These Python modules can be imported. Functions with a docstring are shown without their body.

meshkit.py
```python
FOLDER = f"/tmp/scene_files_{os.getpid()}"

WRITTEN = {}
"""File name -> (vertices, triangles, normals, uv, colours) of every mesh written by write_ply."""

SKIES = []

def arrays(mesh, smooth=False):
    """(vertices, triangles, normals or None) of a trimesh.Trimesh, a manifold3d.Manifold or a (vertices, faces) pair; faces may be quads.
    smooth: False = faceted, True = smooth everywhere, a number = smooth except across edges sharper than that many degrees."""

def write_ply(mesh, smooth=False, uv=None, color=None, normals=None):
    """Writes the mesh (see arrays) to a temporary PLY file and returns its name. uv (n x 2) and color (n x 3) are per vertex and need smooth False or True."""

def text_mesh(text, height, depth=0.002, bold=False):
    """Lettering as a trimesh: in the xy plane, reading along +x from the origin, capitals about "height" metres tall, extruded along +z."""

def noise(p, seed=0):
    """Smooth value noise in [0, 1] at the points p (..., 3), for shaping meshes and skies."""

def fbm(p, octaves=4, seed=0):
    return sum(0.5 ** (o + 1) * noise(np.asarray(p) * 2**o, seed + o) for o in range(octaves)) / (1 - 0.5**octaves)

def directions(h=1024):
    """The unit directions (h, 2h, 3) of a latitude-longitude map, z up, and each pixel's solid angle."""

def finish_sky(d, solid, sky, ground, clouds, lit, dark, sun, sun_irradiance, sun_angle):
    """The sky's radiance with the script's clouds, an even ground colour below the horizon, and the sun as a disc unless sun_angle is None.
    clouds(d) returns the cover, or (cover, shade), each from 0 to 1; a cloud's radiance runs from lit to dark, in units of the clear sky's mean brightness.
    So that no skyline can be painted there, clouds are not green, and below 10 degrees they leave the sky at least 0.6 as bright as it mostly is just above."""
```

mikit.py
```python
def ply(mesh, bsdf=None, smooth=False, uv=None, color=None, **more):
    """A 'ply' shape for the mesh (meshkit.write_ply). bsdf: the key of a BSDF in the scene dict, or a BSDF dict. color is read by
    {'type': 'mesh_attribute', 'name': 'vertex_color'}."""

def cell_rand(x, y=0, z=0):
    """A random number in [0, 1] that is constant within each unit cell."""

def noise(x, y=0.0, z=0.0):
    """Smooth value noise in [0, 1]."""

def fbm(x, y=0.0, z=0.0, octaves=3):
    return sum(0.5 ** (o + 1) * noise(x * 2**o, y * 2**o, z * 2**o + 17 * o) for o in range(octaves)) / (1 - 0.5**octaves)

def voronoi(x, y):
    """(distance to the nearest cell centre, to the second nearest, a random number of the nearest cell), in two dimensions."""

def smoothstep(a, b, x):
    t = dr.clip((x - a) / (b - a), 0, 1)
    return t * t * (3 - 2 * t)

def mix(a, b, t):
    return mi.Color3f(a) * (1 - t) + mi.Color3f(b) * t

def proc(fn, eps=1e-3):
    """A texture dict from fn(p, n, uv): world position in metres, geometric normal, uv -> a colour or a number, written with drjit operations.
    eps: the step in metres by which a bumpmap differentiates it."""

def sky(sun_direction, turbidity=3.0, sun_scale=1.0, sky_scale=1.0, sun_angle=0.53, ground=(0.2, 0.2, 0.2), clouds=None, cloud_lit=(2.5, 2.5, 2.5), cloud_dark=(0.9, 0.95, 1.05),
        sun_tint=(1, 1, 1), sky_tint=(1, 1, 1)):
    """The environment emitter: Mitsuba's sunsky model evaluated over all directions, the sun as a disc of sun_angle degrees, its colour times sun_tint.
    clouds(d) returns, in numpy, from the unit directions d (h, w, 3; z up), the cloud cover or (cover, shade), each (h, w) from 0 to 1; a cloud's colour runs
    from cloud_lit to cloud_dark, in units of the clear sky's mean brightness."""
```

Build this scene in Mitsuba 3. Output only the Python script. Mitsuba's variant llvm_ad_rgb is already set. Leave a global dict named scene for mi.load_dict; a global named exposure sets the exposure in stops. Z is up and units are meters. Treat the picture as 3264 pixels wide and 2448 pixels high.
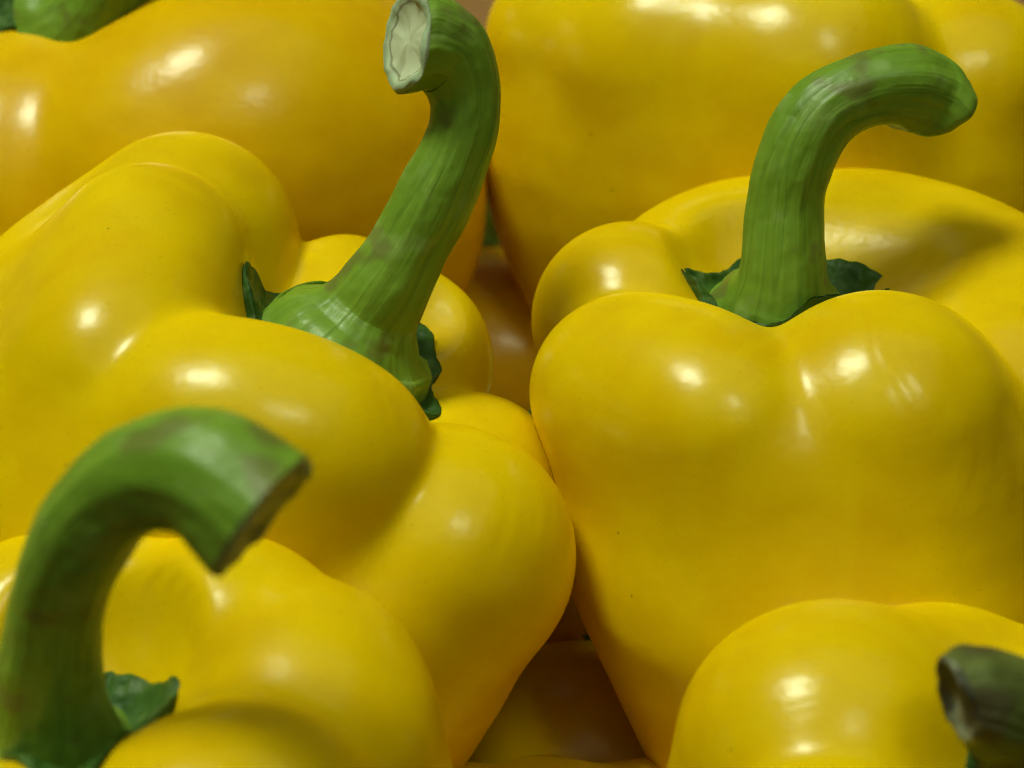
import math, numpy as np, trimesh, mitsuba as mi, drjit as dr, mikit, meshkit
from mikit import noise, fbm, smoothstep, mix, proc
T = mi.ScalarTransform4f
scene, labels = {}, {}

# ---------------------------------------------------------------- camera, lamps, exposure
CAM = np.array([0.0, -32.909, 35.0]) / 100
FW = np.array([0.0, 0.86603, -0.5])
scene['camera'] = {'type': 'thinlens', 'fov': 28.0, 'fov_axis': 'x', 'aperture_radius': 0.0026, 'focus_distance': 0.362,
                   'near_clip': 0.01, 'far_clip': 50.0,
                   'to_world': T().look_at(origin=CAM.tolist(), target=(CAM + FW).tolist(), up=[0, 0, 1])}
exposure = 0.02
LAMPS = [('ceiling_lamp', (-.72, 0.0, 2.05), (-.15, 0, .12), (.26, .26), (35, 39, 28), 'square ceiling lamp hanging straight above the peppers'),
         ('ceiling_lamp_001', (.55, -1.05, 2.2), (0, 0, .12), (.2, .2), (13, 14.5, 10), 'smaller dimmer ceiling lamp hanging behind the camera'),
         ('fill_panel', (0, -.6, 2.7), (0, -.6, 0), (1.9, 1.9), (.4, .445, .32), 'broad dim glowing panel added overhead as soft fill light')]  # last entry: unseen emitting panel added for diffuse fill, not a ceiling fixture
for key, c, to, s, e, lab in LAMPS:
    scene[key] = {'type': 'rectangle', 'to_world': T().look_at(origin=list(c), target=list(to), up=[0, 1, 0.01]) @ T().scale([s[0], s[1], 1]),
                  'emitter': {'type': 'area', 'radiance': {'type': 'rgb', 'value': list(e)}}}
    labels[key] = {'label': lab, 'category': 'lamp'}

# ---------------------------------------------------------------- materials
def skin_height(p, n, uv):
    x, y, z = p.x * 100, p.y * 100, p.z * 100
    peel = noise(x * 9, y * 9, z * 9)
    dents = fbm(x * 1.1, y * 1.1, z * 1.1, 2)
    near = 1 - smoothstep(.2, .42, uv.y)
    folds = noise(uv.x * 150 + 6 * noise(uv.x * 14, uv.y * 14), uv.y * 12, 3) * near * smoothstep(.5, .8, noise(uv.x * 9 + .3, uv.y * 6, x * .1 + 2))
    return peel * .012 + dents * .10 + folds * .035
def skin_color(base):
    base = np.array(base)
    def fn(p, n, uv):
        x, y, z = p.x * 100, p.y * 100, p.z * 100
        t = fbm(x * .7, y * .7, z * .7, 3)
        c = mix((base * [.94, .90, 1]).tolist(), (base * [1.05, 1.08, 1]).tolist(), smoothstep(.25, .75, t))
        streak = noise(uv.x * 90, uv.y * 5, 2)                          # faint streaks running from stem to tip
        c = mix(c, (base * [1.0, 1.06, 2]).tolist(), .35 * smoothstep(.55, .9, streak))
        pores = smoothstep(.80, .95, noise(x * 22, y * 22, z * 22))
        c = mix(c, (base * [.86, .80, 1]).tolist(), .5 * pores)
        d, _, r = mikit.voronoi(uv.x * 34, uv.y * 17)                   # a few dark specks
        return mix(c, (.13, .09, .02), .55 * smoothstep(.03, .01, d) * smoothstep(.95, .97, r))
    return fn
def skin_bsdf(base):
    return {'type': 'bumpmap', 'scale': .0022, 'tex': proc(skin_height, 3e-4),
            'b': {'type': 'principled', 'base_color': proc(skin_color(base)), 'roughness': .25, 'specular': .32}}
scene['skin'] = skin_bsdf([.66, .428, .0005])
scene['skin_gold'] = skin_bsdf([.66, .382, .0005])
def stem_color(p, n, uv):
    x, y, z = p.x * 100, p.y * 100, p.z * 100
    fib = noise(uv.x * 46 + 1.5 * noise(uv.y * 9, uv.x * 3), uv.y * 7, 1.5)
    fine = noise(uv.x * 120, uv.y * 16, 4.5)
    big = fbm(x * .9, y * .9, z * .9, 3)
    c = mix((.10, .19, .010), (.19, .31, .032), smoothstep(.05, .95, .26 * fib + .24 * fine + .5 * big))
    c = mix(c, (.24, .34, .09), .45 * smoothstep(.58, .8, fbm(x * 1.7 + 9, y * 1.7, z * 1.7, 3)))
    line = smoothstep(.10, .02, dr.abs(noise(uv.x * 30 + .8 * noise(uv.y * 12, uv.x * 5), uv.y * 5, 8) - .5))
    c = mix(c, (.035, .07, .008), .22 * line)
    return mix(c, (.12, .10, .03), .6 * smoothstep(.62, .75, fbm(x * 1.3, y * 1.3 + 5, z * 1.3, 3)))
def stem_height(p, n, uv):
    return noise(uv.x * 46 + 1.5 * noise(uv.y * 9, uv.x * 3), uv.y * 7, 1.5) * .5 + noise(uv.x * 120, uv.y * 16, 4.5) * .25 + .35 * fbm(p.x * 500, p.y * 500, p.z * 500, 2)
scene['stem_green'] = {'type': 'twosided', 'b': {'type': 'bumpmap', 'scale': .0005, 'tex': proc(stem_height, 2e-4),
                       'b': {'type': 'principled', 'base_color': proc(stem_color), 'roughness': .4, 'specular': .32}}}
def withered_color(p, n, uv):
    x, y, z = p.x * 100, p.y * 100, p.z * 100
    c = mix((.045, .055, .010), (.13, .16, .035), fbm(x * 1.6, y * 1.6, z * 1.6, 3))
    return mix(c, (.05, .035, .018), .8 * smoothstep(.5, .7, fbm(x * 1.1 + 3, y * 1.1, z * 1.1, 2)))
scene['stem_withered'] = {'type': 'twosided', 'b': {'type': 'bumpmap', 'scale': .0008, 'tex': proc(stem_height, 2e-4),
                          'b': {'type': 'principled', 'base_color': proc(withered_color), 'roughness': .6, 'specular': .2}}}
def calyx_color(p, n, uv):
    x, y, z = p.x * 100, p.y * 100, p.z * 100
    return mix(mix((.012, .042, .006), (.05, .12, .016), fbm(x * 2.2, y * 2.2, z * 2.2, 3)), (.10, .16, .05), .5 * smoothstep(.6, .8, noise(x * 4, y * 4, z * 4)))
def calyx_height(p, n, uv):
    return fbm(p.x * 350, p.y * 350, p.z * 350, 3) + .4 * noise(uv.x * 60, uv.y * 6)
scene['calyx_green'] = {'type': 'twosided', 'b': {'type': 'bumpmap', 'scale': .0012, 'tex': proc(calyx_height, 3e-4),
                        'b': {'type': 'principled', 'base_color': proc(calyx_color), 'roughness': .5, 'specular': .22}}}
def cut_color(p, n, uv):
    x, y, z = p.x * 100, p.y * 100, p.z * 100
    r = 1 - uv.y
    d = r + .16 * (fbm(x * 3, y * 3, z * 3, 3) - .5)
    c = mix((.52, .56, .38), (.33, .42, .26), smoothstep(.5, .75, d))
    c = mix(c, (.14, .13, .06), .7 * smoothstep(.05, .0, dr.abs(d - .56)))
    return mix(c, (.10, .08, .04), .75 * smoothstep(.9, .98, d))
def dark_cut(p, n, uv):
    x, y, z = p.x * 100, p.y * 100, p.z * 100
    return mix((.03, .025, .015), (.22, .24, .17), smoothstep(.45, .7, fbm(x * 1.8, y * 1.8, z * 1.8 + 2, 3)))
scene['cut_withered'] = {'type': 'twosided', 'b': {'type': 'principled', 'base_color': proc(dark_cut), 'roughness': .6, 'specular': .3}}
scene['cut_pale'] = {'type': 'twosided', 'b': {'type': 'principled', 'base_color': proc(cut_color), 'roughness': .6, 'specular': .3}}
scene['board'] = {'type': 'twosided', 'b': {'type': 'diffuse', 'reflectance': {'type': 'rgb', 'value': [.25, .13, .05]}}}
# ---------------------------------------------------------------- shapes
PEPPERS = {'yellow_pepper': {'calyx': [5.0, 0.64, 17.11],
                   'axis': [0.0, -0.0, 1.0],
                   'lobes': [[[[1.97, -1.28, 16.59, np.float64(1.61)], [4.02, -1.53, 14.0, np.float64(2.59)], [5.88, -1.81, 11.55, np.float64(2.24)],
                               [7.29, -2.2, 9.39, np.float64(0.75)]],
                              [[2.94, -2.08, 16.8, np.float64(1.5)], [4.37, -2.12, 14.21, np.float64(2.44)], [5.68, -2.23, 11.76, np.float64(2.25)],
                               [6.68, -2.52, 9.6, np.float64(0.85)]],
                              [[3.56, -3.08, 16.87, np.float64(1.51)], [4.72, -2.86, 14.27, np.float64(2.66)], [5.79, -2.75, 11.83, np.float64(2.49)],
                               [6.62, -2.93, 9.67, np.float64(0.88)]]],
                             [[[6.35, -2.46, 16.54, np.float64(2.39)], [6.36, -2.4, 13.94, np.float64(3.39)], [6.4, -2.43, 11.5, np.float64(3.15)],
                               [6.54, -2.68, 9.34, np.float64(1.53)]]],
                             [[[4.84, -2.85, 16.26, np.float64(1.56)], [5.38, -2.69, 13.67, np.float64(2.57)], [5.9, -2.63, 11.22, np.float64(2.38)],
                               [6.34, -2.84, 9.06, np.float64(0.88)]],
                              [[4.72, -3.0, 15.11, np.float64(2.09)], [5.3, -2.8, 12.52, np.float64(3.15)], [5.84, -2.71, 10.07, np.float64(2.86)],
                               [6.29, -2.89, 7.91, np.float64(1.12)]]],
                             [[[2.23, 1.48, 16.56, np.float64(1.86)], [4.03, 0.89, 13.75, np.float64(2.52)], [5.66, 0.35, 11.1, np.float64(2.21)],
                               [6.89, -0.06, 8.76, np.float64(0.84)]]],
                             [[[3.42, 3.07, 16.12, np.float64(1.71)], [4.3, 2.44, 13.1, np.float64(2.65)], [5.09, 1.91, 10.24, np.float64(2.87)],
                               [5.67, 1.61, 7.72, np.float64(1.88)]],
                              [[4.73, 4.01, 15.74, np.float64(2.25)], [5.27, 3.13, 12.71, np.float64(3.35)], [5.77, 2.39, 9.86, np.float64(3.59)],
                               [6.19, 1.99, 7.34, np.float64(2.36)]],
                              [[6.88, 4.05, 15.82, np.float64(2.33)], [6.86, 3.17, 12.8, np.float64(3.59)], [6.89, 2.42, 9.94, np.float64(3.88)],
                               [7.05, 2.01, 7.42, np.float64(2.55)]],
                              [[8.26, 3.24, 15.62, np.float64(2.38)], [7.88, 2.57, 12.59, np.float64(3.73)], [7.61, 1.99, 9.74, np.float64(4.06)],
                               [7.61, 1.68, 7.22, np.float64(2.66)]],
                              [[9.05, 2.58, 15.66, np.float64(2.15)], [8.47, 2.07, 12.64, np.float64(3.58)], [8.02, 1.65, 9.78, np.float64(3.97)],
                               [7.92, 1.42, 7.26, np.float64(2.59)]]],
                             [[[9.68, 1.87, 16.05, np.float64(2.14)], [8.71, 1.09, 13.29, np.float64(3.19)], [7.92, 0.37, 10.69, np.float64(3.07)],
                               [7.57, -0.16, 8.4, np.float64(1.55)]],
                              [[9.21, -0.47, 15.78, np.float64(2.0)], [8.37, -0.93, 13.19, np.float64(2.94)], [7.68, -1.39, 10.74, np.float64(2.82)],
                               [7.39, -1.88, 8.58, np.float64(1.43)]]]],
                   'k': (0.17, 0.8, 0.5),
                   'ki': 0.5,
                   'res': (420, 320),
                   'core': [0.0, 2.8, 2.6],
                   'L': 8.4,
                   'bowl': (0.02, 0.15, 0.016, 0.55, -0.7),
                   'stem': [[4.9, 0.45, 16.97, 1.623], [4.9, 0.4, 17.29, 1.326], [4.89, 0.31, 17.74, 0.995], [4.9, 0.35, 18.21, 0.797], [4.9, 0.72, 19.24, 0.692],
                            [5.04, 0.95, 20.04, 0.697], [5.49, 1.27, 20.8, 0.695], [6.24, 1.49, 21.18, 0.662], [6.92, 1.63, 21.23, 0.713], [7.35, 1.85, 21.01, 0.769],
                            [7.6, 1.87, 20.84, 0.688]],
                   'cut': [0.451, 0.536, -0.714],
                   'caly': {'base': 1.5, 'w': 0.3, 'tips': [[1.277, 1.83], [3.508, 2.25], [3.773, 1.8], [5.09, 1.75], [6.036, 1.95]]}},
 'yellow_pepper_001': {'calyx': [-2.84, -0.6, 17.16],
                       'axis': [0.476, 0.062, 0.877],
                       'lobes': [[[[-6.53, 0.35, 18.4, np.float64(1.73)], [-7.65, -0.29, 15.57, np.float64(2.99)], [-8.8, -0.86, 12.94, np.float64(3.35)],
                                   [-10.06, -1.29, 10.75, np.float64(2.17)]],
                                  [[-6.66, -1.17, 17.98, np.float64(1.66)], [-7.09, -1.2, 15.14, np.float64(2.87)], [-7.59, -1.25, 12.5, np.float64(3.21)],
                                   [-8.26, -1.33, 10.31, np.float64(2.08)]],
                                  [[-6.77, -2.59, 17.72, np.float64(1.61)], [-7.22, -2.26, 14.86, np.float64(2.93)], [-7.73, -2.0, 12.21, np.float64(3.33)],
                                   [-8.41, -1.91, 10.01, np.float64(2.15)]]],
                                 [[[-6.27, 2.54, 17.6, np.float64(2.18)], [-7.66, 1.58, 14.94, np.float64(3.64)], [-9.04, 0.75, 12.46, np.float64(4.04)],
                                   [-10.48, 0.25, 10.38, np.float64(2.63)]]],
                                 [[[-3.3, 2.5, 16.32, np.float64(1.35)], [-4.56, 1.51, 14.0, np.float64(2.35)], [-5.75, 0.66, 11.8, np.float64(2.64)],
                                   [-6.81, 0.15, 9.85, np.float64(1.71)]],
                                  [[-2.21, 1.06, 15.84, np.float64(1.86)], [-3.75, 0.45, 13.64, np.float64(2.56)], [-5.18, -0.08, 11.55, np.float64(2.67)],
                                   [-6.37, -0.43, 9.66, np.float64(1.77)]]],
                                 [[[-0.81, -1.58, 14.67, np.float64(1.81)], [-2.78, -1.51, 12.66, np.float64(2.81)], [-4.57, -1.47, 10.72, np.float64(3.05)],
                                   [-5.96, -1.5, 8.91, np.float64(2.0)]]],
                                 [[[-1.18, -3.89, 14.85, np.float64(2.28)], [-4.01, -3.17, 12.85, np.float64(3.34)], [-6.63, -2.58, 10.93, np.float64(3.35)],
                                   [-8.76, -2.28, 9.16, np.float64(1.55)]]],
                                 [[[-2.78, -3.95, 16.76, np.float64(1.46)], [-4.15, -3.25, 14.38, np.float64(2.52)], [-5.43, -2.68, 12.12, np.float64(2.82)],
                                   [-6.54, -2.42, 10.14, np.float64(1.83)]],
                                  [[-3.5, -3.98, 17.1, np.float64(1.42)], [-4.68, -3.28, 14.62, np.float64(2.49)], [-5.81, -2.7, 12.28, np.float64(2.81)],
                                   [-6.84, -2.44, 10.26, np.float64(1.82)]],
                                  [[-4.18, -3.89, 17.27, np.float64(1.46)], [-5.21, -3.21, 14.7, np.float64(2.56)], [-6.21, -2.66, 12.29, np.float64(2.88)],
                                   [-7.16, -2.41, 10.23, np.float64(1.86)]],
                                  [[-4.87, -3.85, 17.33, np.float64(1.46)], [-5.76, -3.19, 14.69, np.float64(2.62)], [-6.63, -2.64, 12.22, np.float64(2.97)],
                                   [-7.52, -2.4, 10.11, np.float64(1.92)]],
                                  [[-5.63, -3.51, 17.13, np.float64(1.51)], [-6.38, -2.94, 14.41, np.float64(2.69)], [-7.14, -2.48, 11.89, np.float64(3.04)],
                                   [-7.97, -2.28, 9.76, np.float64(1.97)]],
                                  [[-5.64, -2.86, 17.15, np.float64(1.28)], [-6.38, -2.46, 14.44, np.float64(2.31)], [-7.14, -2.14, 11.92, np.float64(2.62)],
                                   [-7.96, -2.02, 9.79, np.float64(1.7)]]],
                                 [[[-1.78, -4.45, 14.29, np.float64(1.7)], [-4.16, -3.66, 12.15, np.float64(3.08)], [-6.36, -3.0, 10.11, np.float64(3.49)],
                                   [-8.13, -2.69, 8.24, np.float64(2.26)]]]],
                       'k': (0.12, 0.5, 0.7),
                       'ki': 0.4,
                       'res': (480, 360),
                       'core': [-0.1, 2.8, 4.3],
                       'L': 7.5,
                       'bowl': (0.02, 0.1, 0.02),
                       'stem': [[-3.03, -0.71, 16.96, 1.705], [-2.9, -0.78, 17.24, 1.605], [-2.79, -0.77, 17.47, 1.452], [-2.63, -0.73, 17.73, 1.086],
                                [-2.47, -0.69, 18.0, 0.878], [-2.2, -0.67, 18.44, 0.792], [-1.77, -0.5, 19.14, 0.69], [-1.28, -0.21, 20.03, 0.678],
                                [-0.87, 0.09, 20.95, 0.594], [-0.82, 0.39, 21.68, 0.624], [-1.06, 0.5, 22.27, 0.732], [-1.39, 0.42, 22.53, 0.823],
                                [-1.77, 0.33, 22.57, 0.884]],
                       'cut': [-0.881, -0.382, 0.279],
                       'caly': {'base': 1.5, 'w': 0.6, 'tips': [[0.266, 2.0], [1.278, 1.7], [2.404, 2.15, 0.3], [5.505, 1.8], [5.72, 2.2], [6.073, 2.4]]}},
 'yellow_pepper_002': {'calyx': [-9.7, 10.52, 19.22],
                       'axis': [-0.622, -0.133, 0.772],
                       'lobes': [[[[-7.96, 7.3, 17.05, np.float64(2.29)], [-7.36, 8.09, 15.84, np.float64(3.45)], [-6.79, 8.75, 14.69, np.float64(3.71)],
                                   [-6.27, 9.07, 13.66, np.float64(2.44)]],
                                  [[-6.68, 7.67, 17.59, np.float64(2.37)], [-6.49, 8.35, 16.33, np.float64(3.52)], [-6.27, 8.91, 15.15, np.float64(3.76)],
                                   [-5.97, 9.17, 14.14, np.float64(2.48)]],
                                  [[-5.37, 8.16, 18.13, np.float64(2.5)], [-5.62, 8.69, 16.86, np.float64(3.77)], [-5.79, 9.12, 15.69, np.float64(4.05)],
                                   [-5.77, 9.3, 14.76, np.float64(2.66)]]],
                                 [[[-12.4, 7.88, 16.66, np.float64(2.31)], [-10.81, 8.49, 15.75, np.float64(3.77)], [-9.38, 8.99, 14.83, np.float64(4.15)],
                                   [-8.31, 9.24, 13.83, np.float64(2.71)]]],
                                 [[[-12.63, 14.78, 19.01, np.float64(1.72)], [-11.15, 13.56, 17.7, np.float64(3.31)], [-9.81, 12.52, 16.44, np.float64(3.81)],
                                   [-8.79, 11.92, 15.25, np.float64(2.45)]]],
                                 [[[-4.68, 9.72, 17.84, np.float64(2.56)], [-4.99, 9.87, 16.5, np.float64(3.67)], [-5.22, 9.98, 15.27, np.float64(3.87)],
                                   [-5.24, 9.98, 14.32, np.float64(2.56)]],
                                  [[-3.81, 9.06, 16.69, np.float64(2.36)], [-4.39, 9.36, 15.5, np.float64(3.57)], [-4.88, 9.59, 14.43, np.float64(3.84)],
                                   [-5.12, 9.62, 13.6, np.float64(2.53)]]],
                                 [[[-6.56, 13.42, 19.24, np.float64(2.71)], [-6.1, 12.67, 17.19, np.float64(3.89)], [-5.63, 12.02, 15.3, np.float64(4.11)],
                                   [-5.09, 11.65, 13.77, np.float64(2.72)]]],
                                 [[[-8.9, 15.49, 20.83, np.float64(2.76)], [-8.23, 14.12, 18.85, np.float64(4.46)], [-7.57, 12.95, 17.01, np.float64(4.9)],
                                   [-6.93, 12.28, 15.51, np.float64(3.2)]]]],
                       'k': (0.2, 0.4, 0.4),
                       'ki': 0.5,
                       'res': (300, 240),
                       'core': [0.8, 1.2, 2.6],
                       'L': 4,
                       'stem': [[-9.34, 9.89, 19.13, 1.674], [-8.97, 9.54, 19.52, 1.254], [-8.54, 9.21, 20.16, 0.97], [-8.11, 9.03, 21.04, 0.82],
                                [-7.57, 9.08, 21.72, 0.756]],
                       'cut': [0.577, -0.211, 0.789],
                       'caly': {'base': 1.4, 'w': 0.35, 'tips': [[2.346, 1.7], [5.192, 2.0], [5.612, 2.3]]}},
 'yellow_pepper_003': {'calyx': [6.12, 12.02, 19.82],
                       'axis': [0.0, -0.0, 1.0],
                       'lobes': [[[[1.39, 10.76, 18.64, np.float64(2.0)], [2.91, 11.09, 15.58, np.float64(3.48)], [4.22, 11.37, 12.69, np.float64(3.25)],
                                   [5.03, 11.52, 10.14, np.float64(1.84)]]],
                                 [[[3.27, 9.42, 18.72, np.float64(2.47)], [4.3, 10.1, 15.66, np.float64(3.73)], [5.2, 10.67, 12.77, np.float64(4.01)],
                                   [5.78, 10.98, 10.22, np.float64(2.64)]],
                                  [[6.26, 8.2, 18.61, np.float64(2.76)], [6.51, 9.2, 15.55, np.float64(4.02)], [6.75, 10.04, 12.66, np.float64(4.27)],
                                   [6.98, 10.5, 10.11, np.float64(2.82)]]],
                                 [[[9.88, 9.26, 18.03, np.float64(2.23)], [9.19, 9.97, 14.97, np.float64(3.72)], [8.64, 10.58, 12.08, np.float64(4.13)],
                                   [8.43, 10.92, 9.53, np.float64(2.69)]]],
                                 [[[3.25, 14.22, 18.63, np.float64(2.76)], [4.28, 13.65, 15.57, np.float64(3.96)], [5.19, 13.16, 12.68, np.float64(4.18)],
                                   [5.77, 12.9, 10.13, np.float64(2.76)]],
                                  [[8.77, 14.22, 18.63, np.float64(2.76)], [8.37, 13.65, 15.57, np.float64(3.9)], [8.06, 13.16, 12.68, np.float64(4.1)],
                                   [7.98, 12.9, 10.13, np.float64(2.72)]]]],
                       'k': (0.3, 0.6, 0.6),
                       'ki': 0.6,
                       'res': (300, 240),
                       'core': [-0.1, 2.6, 3.6],
                       'L': 8.5,
                       'stem': [[6.06, 11.54, 19.99, 1.452], [6.05, 11.46, 20.65, 0.925], [6.07, 11.68, 21.63, 0.817], [6.63, 11.94, 22.69, 0.761]],
                       'cut': [0.577, -0.211, 0.789],
                       'caly': {'base': 1.5, 'w': 0.35, 'tips': [[0.524, 2.1], [1.92, 2.1], [3.316, 2.1], [4.538, 2.1], [5.76, 2.1]]}},
 'yellow_pepper_004': {'calyx': [-6.48, -9.09, 14.85],
                       'axis': [0.0, -0.0, 1.0],
                       'lobes': [[[[-7.56, -6.43, 14.86, np.float64(1.79)], [-7.28, -7.12, 11.98, np.float64(2.72)], [-7.04, -7.71, 9.26, np.float64(2.93)],
                                   [-6.91, -8.03, 6.86, np.float64(1.92)]]],
                                 [[[-6.0, -6.17, 15.31, np.float64(1.31)], [-6.12, -6.93, 12.43, np.float64(2.25)], [-6.23, -7.57, 9.71, np.float64(2.52)],
                                   [-6.29, -7.92, 7.31, np.float64(1.63)]]],
                                 [[[-4.77, -6.85, 15.13, np.float64(1.58)], [-5.21, -7.44, 12.25, np.float64(2.48)], [-5.59, -7.93, 9.53, np.float64(2.71)],
                                   [-5.79, -8.2, 7.13, np.float64(1.77)]],
                                  [[-4.23, -7.09, 15.13, np.float64(1.55)], [-4.81, -7.61, 12.25, np.float64(2.52)], [-5.31, -8.05, 9.53, np.float64(2.77)],
                                   [-5.58, -8.29, 7.13, np.float64(1.81)]]],
                                 [[[-3.25, -7.92, 15.08, np.float64(1.71)], [-4.09, -8.22, 12.2, np.float64(2.81)], [-4.8, -8.48, 9.48, np.float64(3.1)],
                                   [-5.19, -8.62, 7.08, np.float64(2.02)]],
                                  [[-2.99, -9.05, 14.73, np.float64(1.82)], [-3.9, -9.06, 11.85, np.float64(2.94)], [-4.67, -9.07, 9.13, np.float64(3.23)],
                                   [-5.08, -9.07, 6.73, np.float64(2.11)]]],
                                 [[[-3.5, -10.93, 15.06, np.float64(1.67)], [-4.28, -10.45, 12.18, np.float64(2.78)], [-4.93, -10.05, 9.46, np.float64(3.09)],
                                   [-5.29, -9.83, 7.06, np.float64(2.01)]],
                                  [[-4.55, -11.43, 15.0, np.float64(1.68)], [-5.05, -10.82, 12.12, np.float64(2.65)], [-5.48, -10.31, 9.4, np.float64(2.9)],
                                   [-5.71, -10.03, 7.0, np.float64(1.89)]]],
                                 [[[-7.11, -11.83, 14.52, np.float64(1.93)], [-6.94, -11.12, 11.64, np.float64(2.85)], [-6.8, -10.51, 8.92, np.float64(3.04)],
                                   [-6.73, -10.19, 6.52, np.float64(2.0)]]],
                                 [[[-9.32, -9.32, 14.86, np.float64(2.27)], [-8.58, -9.26, 11.98, np.float64(3.22)], [-7.96, -9.21, 9.26, np.float64(3.38)],
                                   [-7.62, -9.18, 6.86, np.float64(2.24)]]]],
                       'k': (0.15, 0.6, 0.8),
                       'ki': 0.5,
                       'res': (300, 240),
                       'core': [-0.1, 2.4, 3.6],
                       'L': 8,
                       'bowl': (0.02, 0.25, 0.08, 0.6),
                       'mid': 0.25,
                       'stem': [[-6.78, -9.42, 14.69, 1.581], [-6.74, -9.52, 15.3, 1.154], [-6.65, -9.66, 16.27, 0.831], [-6.51, -9.8, 17.22, 0.717],
                                [-6.28, -9.93, 18.2, 0.663], [-5.84, -10.1, 19.31, 0.672], [-5.22, -10.26, 20.23, 0.688], [-4.56, -10.44, 20.71, 0.768],
                                [-3.86, -10.71, 20.84, 0.854], [-3.18, -11.14, 20.51, 0.965]],
                       'cut': [0.775, -0.399, -0.49],
                       'caly': {'base': 1.4, 'w': 0.35, 'tips': [[0.057, 1.85], [1.775, 2.69], [3.391, 1.6], [4.248, 1.45], [5.376, 1.78]]}},
 'yellow_pepper_005': {'calyx': [7.73, -9.63, 14.33],
                       'axis': [0.0, -0.0, 1.0],
                       'lobes': [[[[4.57, -8.45, 14.36, np.float64(2.0)], [5.39, -8.76, 11.48, np.float64(3.09)], [6.09, -9.02, 8.76, np.float64(3.35)],
                                   [6.47, -9.16, 6.36, np.float64(2.2)]],
                                  [[5.32, -8.21, 14.38, np.float64(1.87)], [5.94, -8.58, 11.5, np.float64(2.79)], [6.47, -8.89, 8.78, np.float64(2.98)],
                                   [6.76, -9.06, 6.38, np.float64(1.96)]]],
                                 [[[6.87, -7.18, 13.57, np.float64(2.16)], [7.1, -7.81, 10.69, np.float64(3.02)], [7.28, -8.35, 7.97, np.float64(3.16)],
                                   [7.39, -8.65, 5.57, np.float64(2.1)]]],
                                 [[[9.33, -8.12, 13.94, np.float64(2.09)], [8.92, -8.51, 11.06, np.float64(2.84)], [8.56, -8.84, 8.34, np.float64(2.93)],
                                   [8.37, -9.02, 5.94, np.float64(1.95)]]],
                                 [[[4.54, -11.49, 14.1, np.float64(1.9)], [5.37, -11.0, 11.22, np.float64(3.08)], [6.07, -10.59, 8.5, np.float64(3.39)],
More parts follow.
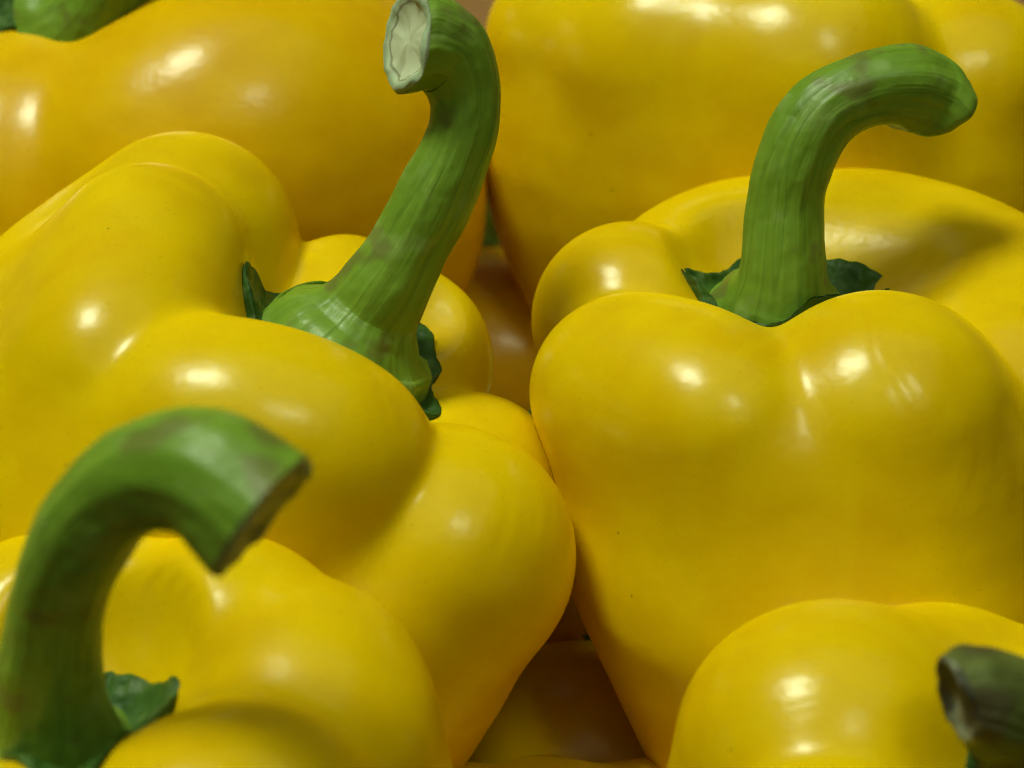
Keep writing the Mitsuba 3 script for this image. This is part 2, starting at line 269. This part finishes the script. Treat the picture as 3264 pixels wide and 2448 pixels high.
                                   [6.45, -10.37, 6.1, np.float64(2.21)]]],
                                 [[[6.91, -12.54, 14.27, np.float64(1.83)], [7.12, -11.78, 11.39, np.float64(2.81)], [7.3, -11.14, 8.67, np.float64(3.04)],
                                   [7.4, -10.79, 6.27, np.float64(2.0)]]],
                                 [[[10.1, -10.38, 14.02, np.float64(1.89)], [9.49, -10.18, 11.14, np.float64(2.72)], [8.96, -10.02, 8.42, np.float64(2.87)],
                                   [8.68, -9.93, 6.02, np.float64(1.9)]]]],
                       'k': (0.3, 0.6, 1.0),
                       'ki': 0.5,
                       'res': (300, 240),
                       'core': [-0.1, 2.4, 4.2],
                       'L': 8,
                       'stem': [[7.67, -10.14, 14.43, 1.217], [7.57, -10.32, 15.12, 0.931], [7.38, -10.38, 16.02, 0.784], [6.96, -10.45, 16.71, 0.812],
                                [6.41, -10.6, 17.05, 0.753], [6.14, -10.66, 17.14, 0.572]],
                       'cut': [-0.932, -0.324, -0.16],
                       'caly': {'base': 1.0, 'w': 0.35, 'tips': [[0.524, 1.4], [1.92, 1.4], [3.316, 1.4], [4.538, 1.4], [5.76, 1.4]]}},
 'yellow_pepper_006': {'calyx': [-0.76, 16.05, 9.8],
                       'axis': [0.0, -0.0, 1.0],
                       'lobes': [[[[-1.44, 11.25, 9.89, np.float64(2.54)], [-1.26, 12.5, 7.73, np.float64(4.1)], [-1.11, 13.56, 5.69, np.float64(4.5)],
                                   [-1.03, 14.13, 3.89, np.float64(2.94)]],
                                  [[0.16, 11.25, 9.89, np.float64(2.54)], [-0.08, 12.5, 7.73, np.float64(4.11)], [-0.28, 13.56, 5.69, np.float64(4.52)],
                                   [-0.39, 14.13, 3.89, np.float64(2.95)]]],
                                 [[[-3.36, 14.46, 9.05, np.float64(2.43)], [-2.68, 14.88, 6.89, np.float64(3.45)], [-2.11, 15.23, 4.85, np.float64(3.62)],
                                   [-1.8, 15.42, 3.05, np.float64(2.4)]]],
                                 [[[1.87, 14.46, 9.05, np.float64(2.43)], [1.19, 14.88, 6.89, np.float64(3.45)], [0.61, 15.23, 4.85, np.float64(3.63)],
                                   [0.3, 15.42, 3.05, np.float64(2.41)]]],
                                 [[[-0.34, 18.37, 8.83, np.float64(2.14)], [-0.45, 17.77, 6.67, np.float64(2.93)], [-0.54, 17.26, 4.63, np.float64(3.05)],
                                   [-0.59, 16.98, 2.83, np.float64(2.03)]]]],
                       'k': (0.12, 0.5, 1.0),
                       'ki': 0.5,
                       'res': (300, 240),
                       'core': [-0.1, 2.2, 3],
                       'L': 6,
                       'stem': [[-0.75, 15.94, 10.0, 1.359], [-0.78, 16.03, 10.57, 0.96], [-0.73, 16.19, 11.45, 0.759], [-0.54, 16.29, 12.21, 0.706],
                                [-0.13, 16.56, 12.69, 0.706]],
                       'cut': [0.808, -0.01, 0.589],
                       'caly': {'base': 1.2, 'w': 0.35, 'tips': [[0.524, 1.8], [1.92, 1.8], [3.316, 1.8], [4.538, 1.8], [5.76, 1.8]]}},
 'yellow_pepper_007': {'calyx': [1.24, 3.87, 13.09],
                       'axis': [0.0, -0.0, 1.0],
                       'lobes': [[[[0.58, 4.13, 11.56, np.float64(1.04)], [0.75, 4.06, 9.76, np.float64(1.29)], [0.9, 4.0, 8.06, np.float64(1.29)],
                                   [0.98, 3.97, 6.56, np.float64(0.87)]]],
                                 [[[2.02, 4.7, 12.14, np.float64(1.49)], [1.82, 4.48, 10.34, np.float64(1.89)], [1.65, 4.3, 8.64, np.float64(1.9)],
                                   [1.56, 4.2, 7.14, np.float64(1.28)]]],
                                 [[[0.51, 2.3, 12.38, np.float64(1.08)], [0.7, 2.71, 10.58, np.float64(1.65)], [0.86, 3.05, 8.88, np.float64(1.77)],
                                   [0.95, 3.24, 7.38, np.float64(1.17)]]],
                                 [[[1.92, 2.3, 12.38, np.float64(1.22)], [1.75, 2.71, 10.58, np.float64(1.79)], [1.6, 3.05, 8.88, np.float64(1.9)],
                                   [1.52, 3.24, 7.38, np.float64(1.25)]]]],
                       'k': (0.12, 0.5, 1.0),
                       'ki': 0.5,
                       'res': (300, 240),
                       'core': [-0.1, 1.3, 2.3],
                       'L': 5,
                       'stem': [[1.29, 3.69, 13.2, 0.864], [1.33, 3.8, 13.58, 0.575], [1.47, 3.91, 14.18, 0.477], [1.75, 4.15, 14.59, 0.477]],
                       'cut': [0.808, -0.01, 0.589],
                       'caly': {'base': 0.9, 'w': 0.35, 'tips': [[1.047, 1.4], [2.094, 1.4], [4.712, 1.4], [6.03, 2.1]]}},
 'yellow_pepper_008': {'calyx': [1.61, 1.92, 8.32],
                       'axis': [0.0, -0.0, 1.0],
                       'lobes': [[[[0.79, -0.81, 7.6, np.float64(2.29)], [1.0, -0.1, 5.8, np.float64(3.24)], [1.18, 0.5, 4.1, np.float64(3.4)],
                                   [1.28, 0.83, 2.6, np.float64(2.25)]],
                                  [[2.47, -0.81, 7.6, np.float64(2.29)], [2.25, -0.1, 5.8, np.float64(3.24)], [2.06, 0.5, 4.1, np.float64(3.41)],
                                   [1.95, 0.83, 2.6, np.float64(2.26)]]],
                                 [[[-1.05, 1.87, 7.24, np.float64(2.18)], [-0.36, 1.88, 5.44, np.float64(3.07)], [0.23, 1.89, 3.74, np.float64(3.22)],
                                   [0.54, 1.9, 2.24, np.float64(2.13)]]],
                                 [[[4.3, 1.87, 7.24, np.float64(2.18)], [3.6, 1.88, 5.44, np.float64(3.08)], [3.01, 1.89, 3.74, np.float64(3.23)],
                                   [2.69, 1.9, 2.24, np.float64(2.14)]]],
                                 [[[1.6, 3.76, 6.52, np.float64(2.07)], [1.6, 3.28, 4.72, np.float64(2.71)], [1.6, 2.88, 3.02, np.float64(2.76)],
                                   [1.6, 2.66, 1.52, np.float64(1.85)]]]],
                       'k': (0.12, 0.5, 1.0),
                       'ki': 0.5,
                       'res': (300, 240),
                       'core': [-0.1, 1.8, 3],
                       'L': 5,
                       'stem': [[1.31, 1.74, 8.21, 1.076], [1.35, 1.8, 8.72, 0.73], [1.45, 2.05, 9.55, 0.601], [1.64, 2.44, 10.22, 0.533], [1.78, 2.78, 10.81, 0.504]],
                       'cut': [0.331, 0.155, 0.931],
                       'caly': {'base': 1.3, 'w': 0.35, 'tips': [[0.524, 1.8], [1.92, 1.8], [3.316, 1.8], [4.538, 1.8], [5.76, 1.8]]}},
 'yellow_pepper_009': {'calyx': [0.63, -3.81, 9.39],
                       'axis': [0.0, -0.0, 1.0],
                       'lobes': [[[[0.36, -6.28, 9.12, np.float64(2.03)], [0.43, -5.64, 7.68, np.float64(2.85)], [0.49, -5.1, 6.32, np.float64(2.99)],
                                   [0.52, -4.8, 5.12, np.float64(1.98)]],
                                  [[0.93, -6.28, 9.12, np.float64(2.03)], [0.85, -5.64, 7.68, np.float64(2.85)], [0.79, -5.1, 6.32, np.float64(2.99)],
                                   [0.75, -4.8, 5.12, np.float64(1.98)]]],
                                 [[[-1.32, -4.66, 8.93, np.float64(1.61)], [-0.81, -4.44, 7.49, np.float64(2.31)], [-0.38, -4.25, 6.13, np.float64(2.44)],
                                   [-0.15, -4.15, 4.93, np.float64(1.61)]]],
                                 [[[2.49, -4.66, 8.93, np.float64(1.61)], [2.0, -4.44, 7.49, np.float64(2.28)], [1.6, -4.25, 6.13, np.float64(2.4)],
                                   [1.37, -4.15, 4.93, np.float64(1.59)]]],
                                 [[[0.66, -2.98, 7.84, np.float64(1.51)], [0.65, -3.19, 6.4, np.float64(1.83)], [0.65, -3.38, 5.04, np.float64(1.8)],
                                   [0.64, -3.48, 3.84, np.float64(1.22)]]]],
                       'k': (0.12, 0.5, 1.0),
                       'ki': 0.5,
                       'res': (200, 160),
                       'core': [-0.1, 1.6, 2.6],
                       'L': 4},
 'yellow_pepper_010': {'calyx': [14.19, 0.56, 14.96],
                       'axis': [0.0, -0.0, 1.0],
                       'lobes': [[[[11.85, -1.2, 14.53, np.float64(2.21)], [12.46, -0.74, 11.65, np.float64(3.18)], [12.97, -0.36, 8.93, np.float64(3.36)],
                                   [13.25, -0.14, 6.53, np.float64(2.22)]]],
                                 [[[12.39, 1.41, 14.45, np.float64(2.16)], [12.86, 1.19, 11.57, np.float64(2.85)], [13.25, 1.0, 8.85, np.float64(2.91)],
                                   [13.47, 0.9, 6.45, np.float64(1.95)]]],
                                 [[[15.25, -0.98, 14.9, np.float64(2.12)], [14.97, -0.58, 12.02, np.float64(2.77)], [14.74, -0.24, 9.3, np.float64(2.82)],
                                   [14.61, -0.06, 6.9, np.float64(1.89)]]],
                                 [[[15.19, 2.73, 14.74, np.float64(2.31)], [14.93, 2.17, 11.86, np.float64(3.12)], [14.71, 1.69, 9.14, np.float64(3.23)],
                                   [14.59, 1.43, 6.74, np.float64(2.15)]]]],
                       'k': (0.12, 0.5, 1.0),
                       'ki': 0.5,
                       'res': (200, 160),
                       'core': [-0.1, 1.8, 3],
                       'L': 8,
                       'stem': [[14.19, 0.56, 14.96, 1.319], [14.08, 0.47, 15.42, 0.96], [14.01, 0.65, 16.32, 0.736], [14.0, 0.77, 17.33, 0.685]],
                       'cut': [0.331, 0.155, 0.931]}}

def cat(p, n):
    """Catmull-Rom through the rows of p, n steps per span."""
    p = np.asarray(p, float)
    p = np.vstack([2 * p[0] - p[1], p, 2 * p[-1] - p[-2]])
    out = []
    for i in range(1, len(p) - 2):
        t = np.linspace(0, 1, n, endpoint=False)[:, None]
        a, b, c, d = p[i - 1:i + 3]
        out.append(.5 * (2 * b + (c - a) * t + (2 * a - 5 * b + 4 * c - d) * t**2 + (3 * b - a - 3 * c + d) * t**3))
    return np.vstack(out + [p[-2:-1]])

def cones(p, ch):
    """Signed distance of points p to a chain of spheres joined by cones (smooth minimum along the chain)."""
    best = None
    for A, B in zip(ch[:-1], ch[1:]):
        ba = B[:3] - A[:3]; L2 = ba @ ba; dr_ = A[3] - B[3]
        pa = p - A[:3]
        if L2 <= dr_ * dr_ + 1e-9:
            d = np.linalg.norm(pa, axis=1) - A[3]
        else:
            L = math.sqrt(L2); y = pa @ ba / L
            x = np.sqrt(np.maximum((pa * pa).sum(1) - y * y, 0))
            sn = dr_ / L; cs = math.sqrt(1 - sn * sn)
            yy = np.clip(y - x * sn / cs, 0, L)            # foot of the normal on the axis
            r = A[3] + (B[3] - A[3]) * yy / L
            d = np.sqrt(x * x + (y - yy) ** 2) - r
        best = d if best is None else np.minimum(best, d)
    return best

class Body:
    def __init__(s, P):
        s.c, s.a, s.k = np.array(P['calyx']), np.array(P['axis']), P['k']
        s.a = s.a / np.linalg.norm(s.a)
        s.ch = [[cat(np.array(l), 4) for l in g] for g in P['lobes']]
        tops = np.array([l[0] for g in P['lobes'] for l in g]); bots = np.array([l[-1] for g in P['lobes'] for l in g])
        m0, m1 = tops[:, :3].mean(0), bots[:, :3].mean(0)
        ztop = ((tops[:, :3] - s.c) @ s.a).mean()
        s.ztop = ztop
        core = P['core']
        rc = core[1]
        p0 = s.c - s.a * (core[0] + rc)
        s.ch.append([cat(np.array([[*p0, rc], [*(.5 * (p0 + m1)), core[2]], [*m1, core[2] * .5]]), 4)])
        w = P.get('mid', .45)
        s.mid = w * (s.c + s.a * ztop) + (1 - w) * m1
        s.P = P
    def f(s, p):
        z = (p - s.c) @ s.a
        t = np.clip((s.ztop + .5 - z) / 6.0, 0, 1)
        S = lambda x: (y := np.clip(x, 0, 1)) ** 2 * (3 - 2 * y)
        k = s.k[0] + (s.k[1] - s.k[0]) * S(t * 2) + (s.k[2] - s.k[1]) * S((t - .3) * 1.4)
        lse = lambda d, k: (m := d.min(0)) - k * np.log(np.exp(-(d - m) / k).sum(0))
        d = np.stack([cones(p, g[0]) if len(g) == 1 else lse(np.stack([cones(p, c) for c in g]), s.P['ki']) for g in s.ch])
        r = lse(d, k)
        if s.P.get('bowl'):
            c0, c2, c4 = s.P['bowl'][:3]                   # the dimple round the stem: nothing above this bowl
            oy, ox = (list(s.P['bowl'][3:]) + [0, 0])[:2]
            q = p - s.c - np.array([ox, oy, 0])
            if ox: q[:, 0] = np.where(q[:, 0] < 0, q[:, 0] * 1.6, q[:, 0])
            z_ = q @ s.a; r2 = np.maximum((q * q).sum(1) - z_ * z_, 0)
            h = c0 + c2 * r2 + c4 * r2 * r2
            b = (z_ - h) / np.sqrt(1 + r2 * (2 * c2 + 4 * c4 * r2) ** 2)
            r = lse(-np.stack([r, b]), .1) * -1
        return r
    def cast(s, o, d, tmax, n=60, t0=None):
        t = np.zeros(len(d)) if t0 is None else t0.copy(); act = np.ones(len(d), bool)
        for i in range(n):
            idx = np.nonzero(act)[0]
            if not len(idx): break
            v = s.f(o[idx] + d[idx] * t[idx, None])
            t[idx] += v * .9
            act[idx] = (np.abs(v) > .002) & (t[idx] < tmax)
        return t
    def mesh(s):
        nu, nv = s.P['res']
        a = s.a; e = np.cross(a, [0, 1, .2]); e /= np.linalg.norm(e); g = np.cross(a, e)
        th = np.arange(nu + 1) / nu * 2 * np.pi
        ph = np.linspace(0, np.pi, nv + 1)
        T_, P_ = np.meshgrid(th, ph)
        dirs = (np.cos(P_)[..., None] * a + np.sin(P_)[..., None] * (np.cos(T_)[..., None] * e + np.sin(T_)[..., None] * g)).reshape(-1, 3)
        R0 = 11.
        from scipy.ndimage import zoom, minimum_filter
        cu, cv = nu // 5, nv // 5
        tc = np.linspace(0, 2 * np.pi, cu + 1); pc = np.linspace(0, np.pi, cv + 1)
        TC, PC = np.meshgrid(tc, pc)
        dc = (np.cos(PC)[..., None] * a + np.sin(PC)[..., None] * (np.cos(TC)[..., None] * e + np.sin(TC)[..., None] * g)).reshape(-1, 3)
        t0 = s.cast(s.mid + dc * R0, -dc, R0).reshape(cv + 1, cu + 1)
        t0 = minimum_filter(t0, 3, mode='nearest')
        t0 = np.clip(zoom(t0, ((nv + 1) / (cv + 1), (nu + 1) / (cu + 1)), order=1, grid_mode=False) - .1, 0, R0)
        t = s.cast(s.mid + dirs * R0, -dirs, R0, t0=t0.ravel())
        v = (s.mid + dirs * (R0 - t)[:, None]).reshape(nv + 1, nu + 1, 3)
        v[0] = v[0, :-1].mean(0); v[-1] = v[-1, :-1].mean(0); v[:, -1] = v[:, 0]
        uv = np.stack([T_ / (2 * np.pi), P_ / np.pi], -1).reshape(-1, 2)
        # normals from the distance field
        q = v.reshape(-1, 3); h = .004; n = np.zeros_like(q)
        for ax in range(3):
            o = np.zeros(3); o[ax] = h
            n[:, ax] = s.f(q + o) - s.f(q - o)
        n /= np.linalg.norm(n, axis=1, keepdims=True) + 1e-12
        i, j = np.meshgrid(np.arange(nv), np.arange(nu), indexing='ij')
        A, B, C, D = i * (nu + 1) + j, i * (nu + 1) + j + 1, (i + 1) * (nu + 1) + j + 1, (i + 1) * (nu + 1) + j
        f = np.vstack([np.stack([A, D, C], -1).reshape(-1, 3)[nu * 0:], np.stack([A, C, B], -1).reshape(-1, 3)])
        fn = np.cross(q[f[:, 1]] - q[f[:, 0]], q[f[:, 2]] - q[f[:, 0]])
        if (fn * n[f[:, 0]]).sum(1).mean() < 0: f = f[:, ::-1]
        return q, f, n, uv

def shape(v, f, bsdf, n=None, uv=None):
    path = meshkit.write_ply((np.asarray(v) / 100, f), n is not None, uv, None, normals=n)
    return {'type': 'ply', 'filename': path, 'face_normals': n is None, 'bsdf': {'type': 'ref', 'id': bsdf}}

def grid_faces(nr, nc):
    i, j = np.meshgrid(np.arange(nr - 1), np.arange(nc - 1), indexing='ij')
    A, B, C, D = i * nc + j, i * nc + j + 1, (i + 1) * nc + j + 1, (i + 1) * nc + j
    return np.vstack([np.stack([A, B, C], -1).reshape(-1, 3), np.stack([A, C, D], -1).reshape(-1, 3)])

def stem_mesh(chain, cut, seed, nu=72):
    c = cat(chain, 14)
    p, r = c[:, :3], c[:, 3]
    t = np.gradient(p, axis=0); t /= np.linalg.norm(t, axis=1, keepdims=True)
    e = np.cross(t[0], [0.3, 1, .1]); e /= np.linalg.norm(e)
    E = []
    for k in range(len(p)):
        e = e - t[k] * (e @ t[k]); e /= np.linalg.norm(e); E.append(e)
    E = np.array(E); G = np.cross(t, E)
    th = np.linspace(0, 2 * np.pi, nu + 1)
    s = np.concatenate([[0], np.cumsum(np.linalg.norm(np.diff(p, axis=0), axis=1))])
    rr = r[:, None] * (1 + .022 * np.cos(5 * th[None] + seed + .12 * s[:, None]) + .01 * np.cos(11 * th[None] + 2.3 * seed + .2 * s[:, None]))
    q = p[:, None] + rr[..., None] * (np.cos(th)[None, :, None] * E[:, None] + np.sin(th)[None, :, None] * G[:, None])
    nz = meshkit.fbm(np.concatenate([q * 1.1], -1), 3, seed) - .5
    q = q + (q - p[:, None]) * nz[..., None] * .14
    # bring the end into the cut plane
    n = np.array(cut, float); n /= np.linalg.norm(n)
    w = np.clip((s - (s[-1] - 2.2 * r[-1])) / (2.2 * r[-1]), 0, 1); w = w * w
    off = ((q - p[:, None]) @ n) / np.maximum(np.abs(t @ n), .35)[:, None] * np.sign(t @ n)[:, None]
    q = q - (w[:, None] * off)[..., None] * t[:, None]
    q[:, -1] = q[:, 0]
    nr = len(p)
    f = grid_faces(nr, nu + 1)
    v = q.reshape(-1, 3)
    uv = np.stack(np.broadcast_arrays(th[None] / (2 * np.pi), s[:, None] / 10), -1).reshape(-1, 2)
    fn = np.cross(np.roll(q, -1, 0) - np.roll(q, 1, 0), 0 * q + 1)
    dv = np.gradient(q, axis=0); du = np.concatenate([q[:, 1:2] - q[:, -2:-1], q[:, 2:] - q[:, :-2], q[:, 1:2] - q[:, -2:-1]], 1)
    nn = np.cross(du, dv); nn /= np.linalg.norm(nn, axis=-1, keepdims=True) + 1e-12
    if ((nn * (q - p[:, None])).sum(-1)).mean() < 0: nn = -nn
    fn = np.cross(v[f[:, 1]] - v[f[:, 0]], v[f[:, 2]] - v[f[:, 0]])
    if (fn * nn.reshape(-1, 3)[f[:, 0]]).sum(1).mean() < 0: f = f[:, ::-1]
    # rounded lip then cut face
    ring = q[-1, :-1]; ctr = ring.mean(0)
    rings = []
    for k, (sc, z) in enumerate([(1, 0), (.93, .06), (.82, .05), (.7, -.02), (.45, -.06), (.2, -.04), (0.0, -.04)]):
        jig = (meshkit.fbm((ctr + (ring - ctr) * sc) * 2.6, 3, seed + 7) - .5) * .22 * (k > 0) * (k < 6)
        rings.append(ctr + (ring - ctr) * sc + n * (z + jig)[:, None] if k else ring)
    cv = np.array(rings); cv = np.concatenate([cv, cv[:, :1]], 1)
    cuv = np.stack(np.broadcast_arrays(np.linspace(0, 1, nu + 1)[None], np.linspace(0, 1, 7)[:, None]), -1).reshape(-1, 2)
    return (v, f, nn.reshape(-1, 3), uv), (cv.reshape(-1, 3), grid_faces(7, nu + 1), cuv)

def calyx_mesh(body, cal, seed, nt=180, nr=22):
    a, c = body.a, body.c
    e = np.cross(a, [0, 1, .2]); e /= np.linalg.norm(e); g = np.cross(a, e)
    th = np.linspace(0, 2 * np.pi, nt + 1)
    rad = cal['base'] * (1 + .06 * np.sin(7 * th + seed) + .05 * np.sin(13 * th + 2 * seed) + .03 * np.sin(29 * th + seed))
    for ta, tr, *tw in cal['tips']:
        dth = np.abs((th - ta + np.pi) % (2 * np.pi) - np.pi)
        rad = np.maximum(rad, cal['base'] + (tr - cal['base']) * np.exp(-(dth / (tw[0] if tw else cal['w'])) ** 1.4))
    rad = np.convolve(np.concatenate([rad[-4:-1], rad, rad[1:4]]), np.ones(3) / 3, 'same')[3:-3]
    u = np.linspace(0.12, 1, nr)
    rho = rad[None] * u[:, None]
    flat = c + rho[..., None] * (np.cos(th)[None, :, None] * e + np.sin(th)[None, :, None] * g)
    o = (flat + a * 4).reshape(-1, 3)
    t = body.cast(o, np.broadcast_to(-a, o.shape), 9.)
    hgt = (4 - t).reshape(nr, nt + 1)
    from scipy.ndimage import gaussian_filter1d, gaussian_filter
    hgt = np.concatenate([gaussian_filter(hgt[:, :-1], (1, 4), mode=('nearest', 'wrap')), ], 1); hgt = np.concatenate([hgt, hgt[:, :1]], 1)
    wav = (meshkit.fbm(flat * 1.7, 4, seed) - .5) * .5
    top = flat + a * (hgt + .05 + .1 * (1 - u[:, None]) + wav * u[:, None] + .12 * u[:, None] ** 4)[..., None]
    bot = flat + a * (hgt - .25)[..., None]
    top[:, -1] = top[:, 0]; bot[:, -1] = bot[:, 0]
    edge = .5 * (top[-1] + bot[-1]) + .0 * flat[-1]
    q = np.concatenate([top, (top[-1:] - a * .06), bot[::-1]], 0)
    uv = np.stack(np.broadcast_arrays(th[None] / (2 * np.pi), np.linspace(0, 1, len(q))[:, None]), -1).reshape(-1, 2)
    dv = np.gradient(q, axis=0); du = np.gradient(q, axis=1)
    nn = np.cross(du, dv); nn /= np.linalg.norm(nn, axis=-1, keepdims=True) + 1e-12
    f = grid_faces(len(q), nt + 1)
    if (nn[:nr] @ a).mean() < 0: nn = -nn
    fn = np.cross(q.reshape(-1, 3)[f[:, 1]] - q.reshape(-1, 3)[f[:, 0]], q.reshape(-1, 3)[f[:, 2]] - q.reshape(-1, 3)[f[:, 0]])
    if (fn * nn.reshape(-1, 3)[f[:, 0]]).sum(1).mean() < 0: f = f[:, ::-1]
    return q.reshape(-1, 3), f, nn.reshape(-1, 3), uv

LAB = {
    'yellow_pepper': 'large upright yellow bell pepper on the right, stem hooking over to the right',
    'yellow_pepper_001': 'leaning yellow bell pepper with the tallest stem, whose pale cut end faces left',
    'yellow_pepper_002': 'tilted yellow bell pepper in the top left corner, only its stem foot in view',
    'yellow_pepper_003': 'big golden bell pepper behind the large right one, wrinkled at its top',
    'yellow_pepper_004': 'blurred yellow bell pepper in the bottom left corner with a thick hooked stem',
    'yellow_pepper_005': 'blurred yellow bell pepper in the bottom right corner with a brownish withered stem stub',
    'yellow_pepper_006': 'shaded amber pepper low in the gap between the two back peppers',
    'yellow_pepper_007': 'pepper hidden behind the large right one, showing little more than a dark green sepal tip',
    'yellow_pepper_008': 'pepper in deep brown shadow at the bottom of the gap between the two middle peppers',
    'yellow_pepper_009': 'pepper whose rim just peeps in at the bottom edge, below the dark gap',
    'yellow_pepper_010': 'dim amber sliver of pepper at the right edge, beside the large right pepper'}
SKIN = {'yellow_pepper_002': 'skin_gold', 'yellow_pepper_006': 'skin_gold'}
STEM = {'yellow_pepper_005': 'stem_withered', 'yellow_pepper_008': 'stem_withered'}
def box(c, s):
    m = trimesh.creation.box(s); m.apply_translation(c); return m
def quad(pts):
    return (np.array(pts, float), np.array([[0, 1, 2], [0, 2, 3]]))
scene['shelf'] = mikit.ply(quad([(-.6, -.35, -.13), (.6, -.35, -.13), (.6, .42, .22), (-.6, .42, .22)]), 'board')
scene['back_wall'] = mikit.ply(quad([(-.8, .42, .1), (.8, .42, .1), (.8, .5, .7), (-.8, .5, .7)]), 'board')
labels['shelf'] = {'label': 'sloping brown board shelf under the peppers', 'category': 'shelf', 'kind': 'structure'}
labels['back_wall'] = {'label': 'brown board behind the back row of peppers', 'category': 'wall', 'kind': 'structure'}
def build(item):
    i, (name, P) = item
    b = Body(P)
    v, f, n, uv = b.mesh()
    return b, (v, f, n, uv), (calyx_mesh(b, P['caly'], 11 + i) if 'caly' in P else None), (stem_mesh(P['stem'], P['cut'], 3 + i) if 'stem' in P else None)
from concurrent.futures import ThreadPoolExecutor
with ThreadPoolExecutor(4) as pool:
    built = list(pool.map(build, enumerate(PEPPERS.items())))
for i, (name, P) in enumerate(PEPPERS.items()):
    b, (v, f, n, uv), cal, st = built[i]
    scene[name + '__body'] = shape(v, f, SKIN.get(name, 'skin'), n, uv)
    if cal: scene[name + '__calyx'] = shape(*cal[:2], 'calyx_green', *cal[2:])
    if st:
        (v, f, n, uv), (cv, cf, cuv) = st
        scene[name + '__stem'] = shape(v, f, STEM.get(name, 'stem_green'), n, uv)
        scene[name + '__stem__cut_face'] = mikit.ply((cv / 100, cf), 'cut_withered' if name in STEM else 'cut_pale', smooth=True, uv=cuv)
    labels[name] = {'label': LAB.get(name, 'yellow bell pepper'), 'category': 'bell pepper', 'group': 'yellow bell peppers'}
